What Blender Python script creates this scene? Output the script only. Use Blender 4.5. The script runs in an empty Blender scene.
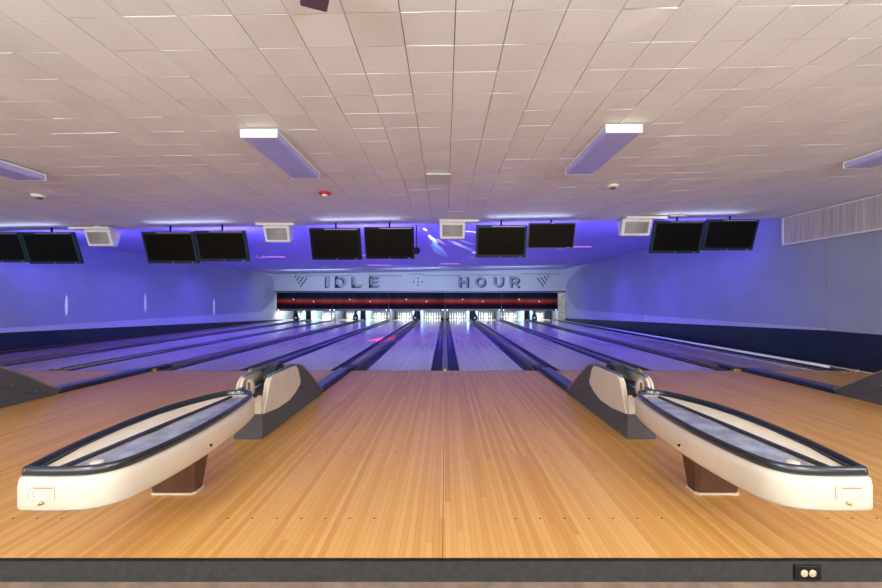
import bpy, bmesh, math, random
from mathutils import Vector, Matrix
random.seed(7)
C = bpy.context.scene.collection
PI = math.pi

# ---------------------------------------------------------------- camera
H = 1.165                                   # eye height above the approach
cam_d = bpy.data.cameras.new('camera')
cam = bpy.data.objects.new('camera', cam_d); C.objects.link(cam)
cam.location = (0, 0, H); cam.rotation_euler = (PI/2, 0, 0)
cam_d.sensor_width = 36; cam_d.lens = 416/882*36
cam_d.shift_x = -4/882; cam_d.shift_y = 6/882
cam_d.clip_start = 0.05
bpy.context.scene.camera = cam

# ---------------------------------------------------------------- world, lights, exposure
w = bpy.data.worlds.new('world'); bpy.context.scene.world = w; w.use_nodes = True
bg = w.node_tree.nodes['Background']
bg.inputs[0].default_value = (1.0, 0.96, 0.93, 1); bg.inputs[1].default_value = 2.2
vs = bpy.context.scene.view_settings
vs.view_transform = 'Standard'; vs.look = 'None'; vs.exposure = 0.30; vs.gamma = 1.0
vs.use_curve_mapping = False

def area(name, loc, rot, sx, sy, power, col, spread=PI):
    d = bpy.data.lights.new(name, 'AREA'); d.shape = 'RECTANGLE'; d.size = sx; d.size_y = sy
    d.energy = power; d.color = col; d.spread = spread
    o = bpy.data.objects.new(name, d); C.objects.link(o); o.location = loc; o.rotation_euler = rot
    return o
def spot(name, loc, target, power, col, ang, sx=1.0, sy=1.0, blend=0.4, radius=0.01):
    d = bpy.data.lights.new(name, 'SPOT'); d.energy = power; d.color = col
    d.spot_size = math.radians(ang); d.spot_blend = blend; d.shadow_soft_size = radius
    o = bpy.data.objects.new(name, d); C.objects.link(o); o.location = loc
    q = (Vector(target)-Vector(loc)).to_track_quat('-Z', 'Y')
    o.rotation_mode = 'QUATERNION'; o.rotation_quaternion = q; o.scale = (sx, sy, 1)
    return o
SLOPE = 0.017
# broad soft fill added far behind the camera, out of view
area('rear_fill', (-1.4, -5.6, 1.6), (PI/2, 0, 0), 15, 2.4, 200, (1.0, 0.96, 0.92))
# unseen ceiling lights added behind the approach to light the room
for x in (-6.5, -2.2, 2.2, 6.0):
    area('lounge_fill', (x, -2.2, 2.66), (0, 0, 0), 1.2, 1.2, 100, (1.0, 0.93, 0.84))
# added violet fill hidden behind the television pairs, for lane ceiling and lanes
for k in range(5):
    area('violet_ceiling_fill', (-8.0+3.2*k, 8.62, 2.15), (math.radians(124), 0, 0), 1.6, 0.12, (44, 74, 76, 74, 44)[k], (0.13, 0.095, 1.0))
    area('violet_floor_fill', (-8.0+3.2*k, 8.62, 2.10), (math.radians(52), 0, 0), 2.4, 0.12, (6, 16, 18, 16, 6)[k], (0.13, 0.095, 1.0))
# unseen uplights added behind the camera to brighten the low ceiling
for x in (-7.0, -2.5, 2.0, 5.5):
    area('ceiling_fill', (x, -1.2, 1.75), (math.radians(180-48), 0, 0), 1.6, 0.4, 72, (0.93, 0.95, 1.0))
# light strips added above the television pairs to brighten the low ceiling edge
for k in range(5):
    area('ceiling_edge_fill', (-8.0+3.2*k, 7.86, 2.56+SLOPE*(-8.0+3.2*k)), (math.radians(180+35), 0, 0), 1.5, 0.05, 1.6, (0.55, 0.62, 1.0))
# rows of blacklight on the lane ceiling
for y, p in ((12.8, 200), (16.0, 300), (20.0, 220)):
    area('blacklight_row', (-1.4, y, 2.60), (0, 0, 0), 15.0, 0.06, p, (0.13, 0.095, 1.0), math.radians(135))
# white lamps above the pin decks, behind the mask
for k in range(10):
    X = [-8.833, -7.167, -5.633, -3.967, -2.433, -0.767, 0.767, 2.433, 3.967, 5.633][k]
    area('pin_lamp', (X, 24.15, 0.80), (math.radians(38), 0, 0), 1.0, 0.12, 38, (0.86, 1.0, 0.98))
# lamps washing the header from below the lane ceiling
for x in (-6.5, -1.5, 3.5):
    area('header_wash', (x, 20.6, 2.55), (math.radians(70), 0, 0), 3.2, 0.1, 30, (0.72, 0.90, 1.0))

# ---------------------------------------------------------------- materials
def nmat(name): 
    m = bpy.data.materials.new(name); m.use_nodes = True
    return m, m.node_tree.nodes, m.node_tree.links, m.node_tree.nodes['Principled BSDF']
def mat(name, col, rough=0.5, metal=0.0, coat=0.0, var=0.06, scale=6.0, emit=None, es=0.0, bump=0.0):
    m, N, L, p = nmat(name)
    p.inputs['Roughness'].default_value = rough; p.inputs['Metallic'].default_value = metal
    p.inputs['Coat Weight'].default_value = coat; p.inputs['Coat Roughness'].default_value = 0.08
    tc = N.new('ShaderNodeTexCoord'); nz = N.new('ShaderNodeTexNoise'); nz.inputs['Scale'].default_value = scale
    nz.inputs['Detail'].default_value = 4
    L.new(tc.outputs['Object'], nz.inputs['Vector'])
    r = N.new('ShaderNodeValToRGB'); r.color_ramp.elements[0].position = 0.3; r.color_ramp.elements[1].position = 0.7
    r.color_ramp.elements[0].color = [max(0, c*(1-var)) for c in col]+[1]
    r.color_ramp.elements[1].color = [min(1, c*(1+var)) for c in col]+[1]
    L.new(nz.outputs['Fac'], r.inputs[0]); L.new(r.outputs[0], p.inputs['Base Color'])
    if bump:
        b = N.new('ShaderNodeBump'); b.inputs['Strength'].default_value = bump; b.inputs['Distance'].default_value = 0.004
        n2 = N.new('ShaderNodeTexNoise'); n2.inputs['Scale'].default_value = 220
        L.new(tc.outputs['Object'], n2.inputs['Vector']); L.new(n2.outputs['Fac'], b.inputs['Height']); L.new(b.outputs[0], p.inputs['Normal'])
    if emit:
        p.inputs['Emission Color'].default_value = (*emit, 1); p.inputs['Emission Strength'].default_value = es
    return m
def math_node(N, op, a=None, b=None):
    n = N.new('ShaderNodeMath'); n.operation = op
    if a is not None: n.inputs[0].default_value = a
    if b is not None: n.inputs[1].default_value = b
    return n
def board_mat(name, stops, width=0.0305, length=1.4, rough=0.25, coat=0.4, gap=0.08):
    m, N, L, p = nmat(name)
    tc = N.new('ShaderNodeTexCoord'); sp = N.new('ShaderNodeSeparateXYZ'); L.new(tc.outputs['Object'], sp.inputs[0])
    dx = math_node(N, 'DIVIDE', None, width); L.new(sp.outputs['X'], dx.inputs[0])
    fx = math_node(N, 'FLOOR'); L.new(dx.outputs[0], fx.inputs[0])
    w1 = N.new('ShaderNodeTexWhiteNoise'); w1.noise_dimensions = '1D'; L.new(fx.outputs[0], w1.inputs['W'])
    dy = math_node(N, 'DIVIDE', None, length); L.new(sp.outputs['Y'], dy.inputs[0])
    ay = math_node(N, 'MULTIPLY_ADD', None, 7.0); L.new(w1.outputs['Value'], ay.inputs[0]); L.new(dy.outputs[0], ay.inputs[2])
    fy = math_node(N, 'FLOOR'); L.new(ay.outputs[0], fy.inputs[0])
    cb = N.new('ShaderNodeCombineXYZ'); L.new(fx.outputs[0], cb.inputs[0]); L.new(fy.outputs[0], cb.inputs[1])
    w2 = N.new('ShaderNodeTexWhiteNoise'); w2.noise_dimensions = '2D'; L.new(cb.outputs[0], w2.inputs['Vector'])
    mp = N.new('ShaderNodeMapping'); mp.inputs['Scale'].default_value = (60, 2.2, 1); L.new(tc.outputs['Object'], mp.inputs[0])
    g = N.new('ShaderNodeTexNoise'); g.inputs['Scale'].default_value = 1; g.inputs['Detail'].default_value = 5; L.new(mp.outputs[0], g.inputs['Vector'])
    mx = math_node(N, 'MULTIPLY_ADD', None, 0.35); L.new(g.outputs['Fac'], mx.inputs[0])
    sc = math_node(N, 'MULTIPLY', None, 0.75); L.new(w2.outputs['Value'], sc.inputs[0]); L.new(sc.outputs[0], mx.inputs[2])
    r = N.new('ShaderNodeValToRGB'); els = r.color_ramp.elements
    els[0].position = stops[0][0]; els[0].color = (*stops[0][1], 1); els[1].position = stops[-1][0]; els[1].color = (*stops[-1][1], 1)
    for s in stops[1:-1]:
        e = els.new(s[0]); e.color = (*s[1], 1)
    L.new(mx.outputs[0], r.inputs[0])
    fr = math_node(N, 'FRACT'); L.new(dx.outputs[0], fr.inputs[0])
    lt = math_node(N, 'LESS_THAN', None, gap); L.new(fr.outputs[0], lt.inputs[0])
    mm = math_node(N, 'MULTIPLY', None, 0.28); L.new(lt.outputs[0], mm.inputs[0])
    mix = N.new('ShaderNodeMix'); mix.data_type = 'RGBA'; mix.inputs['B'].default_value = (0.16, 0.07, 0.03, 1)
    L.new(mm.outputs[0], mix.inputs['Factor']); L.new(r.outputs[0], mix.inputs['A']); L.new(mix.outputs['Result'], p.inputs['Base Color'])
    p.inputs['Roughness'].default_value = rough; p.inputs['Coat Weight'].default_value = coat; p.inputs['Coat Roughness'].default_value = 0.12
    return m

M = {}
M['approach'] = board_mat('approach_maple', [(0.05, (0.62, 0.290, 0.062)), (0.5, (0.70, 0.365, 0.095)), (1.0, (0.78, 0.455, 0.15))], rough=0.42, coat=0.15, length=2.6)
M['lane'] = board_mat('lane_boards', [(0.1, (0.55, 0.40, 0.34)), (0.5, (0.66, 0.50, 0.44)), (1.0, (0.76, 0.60, 0.54))], rough=0.2, coat=0.5, length=3.0)
M['lowfloor'] = mat('lounge_floor', (0.29, 0.22, 0.16), 0.6, var=0.25, scale=14)
M['riser'] = mat('riser_carpet', (0.026, 0.026, 0.023), 0.85, var=0.25, scale=30, bump=0.5)
M['black'] = mat('black_plastic', (0.012, 0.013, 0.015), 0.35)
M['plate'] = mat('plate_black', (0.003, 0.003, 0.004), 0.3)
M['screen'] = mat('screen_glass', (0.004, 0.004, 0.004), 0.28, var=0.0)
M['tvframe'] = mat('television_frame', (0.012, 0.03, 0.045), 0.3)
M['tvgrey'] = mat('television_frame_grey', (0.10, 0.105, 0.10), 0.45)
M['silver'] = mat('silver_trim', (0.6, 0.6, 0.62), 0.35, 0.8)
M['cream'] = mat('cream_fibreglass', (0.64, 0.565, 0.455), 0.4, coat=0.2, var=0.05, scale=3)
M['creamedge'] = mat('cream_lip', (0.84, 0.76, 0.62), 0.4)
M['rim'] = mat('black_rubber_rim', (0.012, 0.018, 0.026), 0.22, coat=0.6)
M['tray'] = mat('worn_tray_metal', (0.52, 0.56, 0.64), 0.2, 0.35, var=0.35, scale=9)
M['pedestal'] = mat('brown_pedestal', (0.085, 0.038, 0.020), 0.5, var=0.3, scale=12)
M['grey'] = mat('charcoal_carpet_side', (0.080, 0.080, 0.088), 0.8, var=0.12, scale=25, bump=0.4)
M['taupe'] = mat('taupe_hood_top', (0.26, 0.19, 0.17), 0.45)
M['lever'] = mat('taupe_lever', (0.30, 0.25, 0.19), 0.45)
M['brass'] = mat('brass', (0.65, 0.45, 0.18), 0.3, 0.9)
M['chrome'] = mat('chrome', (0.7, 0.7, 0.72), 0.15, 1.0)
M['rail'] = mat('blue_grey_track_cover', (0.10, 0.15, 0.22), 0.3, 0.3, coat=0.3)
M['raildark'] = mat('dark_track_side', (0.015, 0.02, 0.03), 0.5)
M['gutter'] = mat('gutter_shell', (0.024, 0.028, 0.042), 0.35, var=0.2, scale=3)
M['gutterlip'] = mat('gutter_lip', (0.22, 0.23, 0.27), 0.35, 0.3)
M['cap'] = mat('division_cap', (0.17, 0.055, 0.035), 0.35, coat=0.4, var=0.2)
M['finboard'] = mat('divider_board', (0.10, 0.085, 0.085), 0.35, coat=0.3)
M['capblack'] = mat('division_side', (0.012, 0.012, 0.018), 0.5)
M['white'] = mat('white_paint', (0.80, 0.79, 0.75), 0.45)
M['whitepipe'] = mat('white_pipe', (0.85, 0.85, 0.85), 0.3)
M['pin'] = mat('pin_plastic', (0.88, 0.88, 0.86), 0.2, coat=0.5, var=0.01)
M['pinred'] = mat('pin_red_stripe', (0.6, 0.03, 0.03), 0.3)
M['wallpale'] = mat('wall_pale', (0.60, 0.62, 0.70), 0.55, var=0.03)
M['navy'] = mat('wall_base_navy', (0.012, 0.022, 0.036), 0.45, var=0.25, scale=2)
M['header'] = mat('header_paint', (0.54, 0.61, 0.57), 0.6, var=0.04, scale=1)
M['letter'] = mat('letter_face', (0.27, 0.35, 0.42), 0.5)
M['lettershadow'] = mat('letter_navy', (0.010, 0.022, 0.05), 0.5)
M['kick'] = mat('kickback_teal_white', (0.50, 0.72, 0.72), 0.35, var=0.1, scale=8)
M['kickgrey'] = mat('kickback_grey', (0.16, 0.18, 0.22), 0.5)
M['curtain'] = mat('pit_curtain', (0.04, 0.045, 0.05), 0.8)
M['curtainpale'] = mat('cushion_curtain', (0.20, 0.21, 0.20), 0.8, var=0.15)
M['pilaster'] = mat('pilaster_yellow', (0.80, 0.80, 0.42), 0.6, var=0.3, scale=8)
M['masktrim'] = mat('mask_trim', (0.11, 0.11, 0.17), 0.3, 0.3)
M['red'] = mat('red_plastic', (0.6, 0.012, 0.012), 0.3, coat=0.5)
M['grille'] = mat('grille_mesh', (0.30, 0.30, 0.28), 0.6)
M['grillepale'] = mat('cover_paint', (0.66, 0.66, 0.64), 0.6)
M['boxdark'] = mat('dark_plum_box', (0.10, 0.065, 0.10), 0.45)
M['outlet'] = mat('outlet_face', (0.60, 0.52, 0.36), 0.4)
M['ink'] = mat('print_grey', (0.30, 0.22, 0.18), 0.6)
M['inkred'] = mat('print_red', (0.62, 0.16, 0.12), 0.6)
M['sticker'] = mat('sticker_paper', (0.80, 0.68, 0.54), 0.5)
M['tube'] = mat('blacklight_tube', (0.5, 0.2, 0.5), 0.4, emit=(0.75, 0.25, 0.8), es=0.8)
M['sensor'] = mat('sensor_lamp', (0.8, 0.9, 1.0), 0.4, emit=(0.75, 0.9, 1.0), es=3.0)
M['star'] = mat('mask_star_glow', (0.8, 0.7, 0.7), 0.4, emit=(1.0, 0.55, 0.45), es=1.2)  # star sparkle of the printed graphic, given a glow of its own
M['starblue'] = mat('mask_star_glow_blue', (0.6, 0.7, 0.9), 0.4, emit=(0.5, 0.8, 1.0), es=1.2)
M['lens'] = mat('prismatic_lens', (0.46, 0.48, 0.88), 0.3, var=0.08, scale=5)  # lavender tint holds the violet lane light reflected in an off-white lens
for k_ in ('screen', 'black'): M[k_].node_tree.nodes['Principled BSDF'].inputs['Specular IOR Level'].default_value = 0.15
M['beige'] = mat('beige_wood_frame', (0.62, 0.52, 0.42), 0.5)

# ceiling tile: perforated surface
def tile_mat():
    m, N, L, p = nmat('perforated_ceiling_tile')
    tc = N.new('ShaderNodeTexCoord')
    vo = N.new('ShaderNodeTexVoronoi'); vo.inputs['Scale'].default_value = 75; vo.inputs['Randomness'].default_value = 0.25
    L.new(tc.outputs['Object'], vo.inputs['Vector'])
    r = N.new('ShaderNodeValToRGB'); r.color_ramp.elements[0].position = 0.10; r.color_ramp.elements[1].position = 0.26
    r.color_ramp.elements[0].color = (0.52, 0.53, 0.52, 1); r.color_ramp.elements[1].color = (0.84, 0.86, 0.86, 1)
    L.new(vo.outputs['Distance'], r.inputs[0])
    oi = N.new('ShaderNodeAttribute'); oi.attribute_name = 'tone'
    mix = N.new('ShaderNodeMix'); mix.data_type = 'RGBA'; mix.blend_type = 'MULTIPLY'; mix.inputs['Factor'].default_value = 1
    L.new(r.outputs[0], mix.inputs['A']); L.new(oi.outputs['Color'], mix.inputs['B']); L.new(mix.outputs['Result'], p.inputs['Base Color'])
    p.inputs['Roughness'].default_value = 0.7
    return m
M['tile'] = tile_mat()
M['void'] = mat('plenum_dark', (0.05, 0.045, 0.04), 0.9)
def grooved(name, col, groove, sx, sy, rough=0.6, wid=0.02, axes='XY', off=(0, 0)):
    m, N, L, p = nmat(name)
    tc = N.new('ShaderNodeTexCoord'); sp = N.new('ShaderNodeSeparateXYZ'); L.new(tc.outputs['Object'], sp.inputs[0])
    outs = []
    for ax, s in zip(axes, (sx, sy)):
        if not s: continue
        d = math_node(N, 'DIVIDE', None, s); L.new(sp.outputs[ax], d.inputs[0])
        f = math_node(N, 'FRACT'); L.new(d.outputs[0], f.inputs[0])
        l = math_node(N, 'LESS_THAN', None, wid*0.3/s); L.new(f.outputs[0], l.inputs[0]); outs.append(l)
    o = outs[0]
    if len(outs) > 1:
        o = math_node(N, 'MAXIMUM'); L.new(outs[0].outputs[0], o.inputs[0]); L.new(outs[1].outputs[0], o.inputs[1])
    nz = N.new('ShaderNodeTexNoise'); nz.inputs['Scale'].default_value = 1.3; nz.inputs['Detail'].default_value = 6; L.new(tc.outputs['Object'], nz.inputs['Vector'])
    r = N.new('ShaderNodeValToRGB'); r.color_ramp.elements[0].position = 0.3; r.color_ramp.elements[1].position = 0.7
    r.color_ramp.elements[0].color = [c*0.93 for c in col]+[1]; r.color_ramp.elements[1].color = [min(1, c*1.05) for c in col]+[1]
    L.new(nz.outputs['Fac'], r.inputs[0])
    mix = N.new('ShaderNodeMix'); mix.data_type = 'RGBA'; L.new(o.outputs[0], mix.inputs['Factor'])
    L.new(r.outputs[0], mix.inputs['A']); mix.inputs['B'].default_value = (*groove, 1)
    L.new(mix.outputs['Result'], p.inputs['Base Color']); p.inputs['Roughness'].default_value = rough
    return m
M['laneceil'] = grooved('lane_ceiling_tile', (0.46, 0.48, 0.74), (0.38, 0.40, 0.66), 0.30, 0.30)
M['wallpanel'] = grooved('wall_panel_periwinkle', (0.36, 0.41, 0.50), (0.28, 0.31, 0.41), 0, 0.42, rough=0.42, axes='YZ')
def streak_mat():
    m, N, L, p = nmat('rough_sawn_board')
    tc = N.new('ShaderNodeTexCoord'); mp = N.new('ShaderNodeMapping'); mp.inputs['Scale'].default_value = (1, 26, 0.8)
    L.new(tc.outputs['Object'], mp.inputs[0]); nz = N.new('ShaderNodeTexNoise'); nz.inputs['Scale'].default_value = 1.2; nz.inputs['Detail'].default_value = 6
    L.new(mp.outputs[0], nz.inputs['Vector']); r = N.new('ShaderNodeValToRGB')
    r.color_ramp.elements[0].position = 0.3; r.color_ramp.elements[0].color = (0.40, 0.37, 0.36, 1)
    r.color_ramp.elements[1].position = 0.68; r.color_ramp.elements[1].color = (0.66, 0.63, 0.60, 1)
    L.new(nz.outputs['Fac'], r.inputs[0]); L.new(r.outputs[0], p.inputs['Base Color']); p.inputs['Roughness'].default_value = 0.8
    return m
M['soffit'] = streak_mat()
def mask_mat(name, strength):
    # printed night-black panel with a red horizon streak (colour only)
    m, N, L, p = nmat(name)
    tc = N.new('ShaderNodeTexCoord'); sp = N.new('ShaderNodeSeparateXYZ'); L.new(tc.outputs['Object'], sp.inputs[0])
    mr = N.new('ShaderNodeMapRange'); mr.inputs['From Min'].default_value = 0.66; mr.inputs['From Max'].default_value = 1.60
    L.new(sp.outputs['Z'], mr.inputs['Value'])
    r = N.new('ShaderNodeValToRGB'); e = r.color_ramp.elements
    e[0].position = 0.0; e[0].color = (0.010, 0.006, 0.02, 1); e[1].position = 1.0; e[1].color = (0.010, 0.012, 0.03, 1)
    for pos, c in ((0.26, (0.02, 0.004, 0.010)), (0.38, (0.40, 0.02, 0.012)), (0.50, (0.55, 0.09, 0.05)), (0.58, (0.10, 0.05, 0.06)), (0.70, (0.010, 0.012, 0.025))):
        k = e.new(pos); k.color = (*c, 1)
    L.new(mr.outputs[0], r.inputs[0]); L.new(r.outputs[0], p.inputs['Base Color']); p.inputs['Roughness'].default_value = 0.3
    nz = N.new('ShaderNodeTexNoise'); nz.noise_dimensions = '1D'; nz.inputs['Scale'].default_value = 0.9; L.new(sp.outputs['X'], nz.inputs['W'])
    mr2 = N.new('ShaderNodeMapRange'); mr2.inputs['From Min'].default_value = 0.3; mr2.inputs['From Max'].default_value = 0.7; mr2.inputs['To Min'].default_value = 0.35; L.new(nz.outputs['Fac'], mr2.inputs['Value'])
    mu = N.new('ShaderNodeMix'); mu.data_type = 'RGBA'; mu.blend_type = 'MULTIPLY'; mu.inputs['Factor'].default_value = 1
    L.new(r.outputs[0], mu.inputs['A']); L.new(mr2.outputs[0], mu.inputs['B']); L.new(mu.outputs['Result'], p.inputs['Base Color'])
    # a faint glow is added to the printed colours
    L.new(mu.outputs['Result'], p.inputs['Emission Color']); p.inputs['Emission Strength'].default_value = strength
    return m
M['mask'] = mask_mat('mask_graphic', 0.12); M['mask'].node_tree.nodes['Principled BSDF'].inputs['Specular IOR Level'].default_value = 0.08; M['mask'].node_tree.nodes['Principled BSDF'].inputs['Roughness'].default_value = 0.6

# ---------------------------------------------------------------- mesh builder
class MB:
    def __init__(s): s.v = []; s.f = []; s.mi = []; s.sm = []
    def add(s, vs, fs, mi=0, smooth=False):
        b = len(s.v); s.v += [tuple(v) for v in vs]
        for f in fs: s.f.append([b+i for i in f]); s.mi.append(mi); s.sm.append(smooth)
    def box(s, x0, x1, y0, y1, z0, z1, mi=0):
        s.add([(x0,y0,z0),(x1,y0,z0),(x1,y1,z0),(x0,y1,z0),(x0,y0,z1),(x1,y0,z1),(x1,y1,z1),(x0,y1,z1)],
              [(0,3,2,1),(4,5,6,7),(0,1,5,4),(1,2,6,5),(2,3,7,6),(3,0,4,7)], mi)
    def prism(s, pts, axis, a, b, mi=0, smooth=False):
        # polygon pts in the plane normal to axis, extruded from a to b
        n = len(pts)
        def P(p, t):
            return {'x': (t, p[0], p[1]), 'y': (p[0], t, p[1]), 'z': (p[0], p[1], t)}[axis]
        vs = [P(p, a) for p in pts]+[P(p, b) for p in pts]
        s.add(vs, [list(range(n))[::-1], [n+i for i in range(n)]], mi)
        s.add(vs, [(i, (i+1) % n, n+(i+1) % n, n+i) for i in range(n)], mi, smooth)
    def loft(s, rings, mi=0, smooth=True, cap0=True, cap1=True, closed=True):
        n = len(rings[0]); vs = [p for r in rings for p in r]; fs = []
        for k in range(len(rings)-1):
            for i in range(n if closed else n-1):
                fs.append((k*n+i, k*n+(i+1) % n, (k+1)*n+(i+1) % n, (k+1)*n+i))
        s.add(vs, fs, mi, smooth)
        if cap0: s.add(rings[0], [list(range(n))[::-1]], mi)
        if cap1: s.add(rings[-1], [list(range(n))], mi)
    def lathe(s, prof, c, n=16, mi=0, axis='z', smooth=True):
        rings = []
        for r, z in prof:
            ring = []
            for i in range(n):
                a = 2*PI*i/n; u, v = r*math.cos(a), r*math.sin(a)
                ring.append({'z': (c[0]+u, c[1]+v, c[2]+z), 'y': (c[0]+u, c[1]+z, c[2]+v), 'x': (c[0]+z, c[1]+u, c[2]+v)}[axis])
            rings.append(ring)
        s.loft(rings, mi, smooth)
    def tube(s, pts, r, n=8, mi=0, closed=False):
        pts = [Vector(p) for p in pts]; rings = []; m = len(pts)
        for i, p in enumerate(pts):
            a = pts[(i-1) % m] if (closed or i) else p; b = pts[(i+1) % m] if (closed or i < m-1) else p
            t = (b-a).normalized(); up = Vector((0, 0, 1)) if abs(t.z) < 0.95 else Vector((1, 0, 0))
            u = t.cross(up).normalized(); v = u.cross(t)
            rings.append([tuple(p+r*(math.cos(2*PI*k/n)*u+math.sin(2*PI*k/n)*v)) for k in range(n)])
        if closed: rings.append(rings[0])
        s.loft(rings, mi, True, not closed, not closed)
    def build(s, name, mats, parent=None, bevel=0, xf=None):
        me = bpy.data.meshes.new(name); me.from_pydata(s.v, [], s.f)
        if not isinstance(mats, (list, tuple)): mats = [mats]
        for m_ in mats: me.materials.append(m_)
        me.polygons.foreach_set('material_index', s.mi); me.polygons.foreach_set('use_smooth', s.sm); me.update()
        bm = bmesh.new(); bm.from_mesh(me)
        bmesh.ops.remove_doubles(bm, verts=bm.verts, dist=1e-5)
        bmesh.ops.recalc_face_normals(bm, faces=bm.faces)
        if xf: bmesh.ops.transform(bm, matrix=xf, verts=bm.verts)
        bm.to_mesh(me); bm.free()
        o = bpy.data.objects.new(name, me); C.objects.link(o)
        if parent: o.parent = parent
        if bevel:
            b = o.modifiers.new('bevel', 'BEVEL'); b.width = bevel; b.segments = 2; b.limit_method = 'ANGLE'; b.angle_limit = math.radians(35)
        return o
def tag(o, label=None, cat=None, group=None, kind=None):
    if label: o['label'] = label
    if cat: o['category'] = cat
    if group: o['group'] = group
    if kind: o['kind'] = kind
    return o
def empty(name, loc=(0,0,0), rz=0.0):
    o = bpy.data.objects.new(name, None); C.objects.link(o); o.location = loc; o.rotation_euler = (0, 0, rz); o.empty_display_size = 0.1
    return o
def kids(o, allobs): return [c for c in allobs if c.parent == o]
def copy_tree(o, parent=None):
    allobs = list(C.objects)
    def rec(src, par):
        c = src.copy(); C.objects.link(c)
        if par: c.parent = par
        for ch in kids(src, allobs): rec(ch, c)
        return c
    return rec(o, parent)
def smooth_poly(pts, it=2):
    for _ in range(it):
        q = []
        n = len(pts)
        for i in range(n):
            a, b = pts[i], pts[(i+1) % n]
            q.append((a[0]*.75+b[0]*.25, a[1]*.75+b[1]*.25)); q.append((a[0]*.25+b[0]*.75, a[1]*.25+b[1]*.75))
        pts = q
    return pts
def inset(pts, d):
    n = len(pts); out = []
    A = sum(pts[i][0]*pts[(i+1) % n][1]-pts[(i+1) % n][0]*pts[i][1] for i in range(n)); sgn = 1 if A > 0 else -1
    for i in range(n):
        p0, p, p1 = Vector(pts[i-1]), Vector(pts[i]), Vector(pts[(i+1) % n])
        e = (p1-p0).normalized(); nn = Vector((-e.y, e.x))*sgn
        q = p+nn*d; out.append((q.x, q.y))
    return out

XL, XR = -9.7, 6.85        # inner faces of the side walls
EDGE = 1.878               # front edge of the approach
FOUL = 6.85
SL = 0.017                 # the ceiling falls slightly towards the left
CZ = H+1.545               # low ceiling at x=0
CZ2 = H+1.63               # ceiling over the lanes at x=0
CEDGE = 8.5
def cz(x): return CZ+SL*x
def cz2(x): return CZ2+SL*x
LANES = [-8.833, -7.167, -5.633, -3.967, -2.433, -0.767, 0.767, 2.433, 3.967, 5.633]
LN = ['lane against the left wall', 'second lane from the left wall', 'third lane from the left wall', 'fourth lane from the left wall',
      'fifth lane from the left wall', 'lane just left of the middle gutters', 'lane just right of the middle gutters',
      'third lane from the right wall', 'second lane from the right wall', 'lane against the right wall']

# ---------------------------------------------------------------- structure
def struct(name, mb, m, **k):
    o = mb.build(name, m, **k); o['kind'] = 'structure'; return o
b = MB(); b.box(XL, XR, -5.5, EDGE+0.02, -0.22, -0.10); struct('floor', b, M['lowfloor'])
b = MB(); b.box(XL, XR, EDGE, FOUL, -0.12, 0.0); struct('floor_approach', b, M['approach'])
b = MB(); b.box(XL, XR, EDGE-0.012, EDGE-0.0005, -0.10, -0.006); struct('trim_1', b, M['riser'])
b = MB(); b.box(XL, XR, EDGE-0.014, EDGE-0.0005, -0.006, 0.001); struct('trim_2', b, M['black'])
b = MB(); b.box(XL, XR, FOUL, 27.2, -0.30, -0.125); struct('floor_under_lanes', b, M['capblack'])
# side walls
b = MB(); b.box(XR, XR+0.15, -5.5, 27.2, -0.3, CZ2+0.2); struct('wall_right', b, M['wallpale'])
b = MB(); b.box(XL-0.15, XL, -5.5, 27.2, -0.3, CZ2+0.2); struct('wall_left', b, M['wallpale'])
b = MB(); b.box(XL-0.15, XR+0.15, 27.2, 27.35, -0.3, CZ2+0.2); struct('wall_back', b, M['curtain'])
def arcpts(pts): return pts
# periwinkle panels with rounded far ends, over the pale wall
rp = [(7.47, 0.655), (21.2, 0.655), (21.75, 0.72), (22.6, 1.05), (23.2, 1.45), (23.45, 1.9), (23.2, 2.2), (22.6, 2.47), (21.75, 2.66), (20.6, 2.77), (19.3, cz2(XR)-0.004), (7.47, cz2(XR)-0.004)]
b = MB(); b.prism(rp, 'x', XR-0.012, XR-0.0005); struct('trim_3', b, M['wallpanel'])
lp = [(6.0, 0.55), (21.9, 0.55), (22.5, 0.75), (23.2, 1.05), (23.8, 1.4), (24.0, 1.76), (23.85, 2.1), (23.3, 2.42), (22.7, 2.58), (22.0, 2.62), (19.9, 2.622), (6.0, 2.622)]
b = MB(); b.prism(lp, 'x', XL+0.0005, XL+0.012); struct('trim_4', b, M['wallpanel'])
b = MB(); b.prism([(-5.5, 0.62), (7.46, 0.62), (7.46, 2.82), (-5.5, 2.82)], 'x', XR-0.010, XR-0.0005); struct('trim_5', b, M['wallpanel'])
b = MB(); b.prism([(-5.5, 0.55), (5.99, 0.55), (5.99, 2.54), (-5.5, 2.54)], 'x', XL+0.0005, XL+0.010); struct('trim_6', b, M['wallpanel'])
# navy base bands with a sloping top edge
b = MB(); b.prism([(-5.5, -0.1), (24.5, -0.1), (24.5, 0.10), (22.7, 0.155), (7.47, 0.62), (-5.5, 0.62)], 'x', XR-0.014, XR-0.0005); struct('baseboard_right', b, M['navy'])
b = MB(); b.prism([(-5.5, -0.1), (24.9, -0.1), (24.9, 0.0), (9.3, 0.446), (-5.5, 0.55)], 'x', XL+0.0005, XL+0.014); struct('baseboard_left', b, M['navy'])
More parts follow.
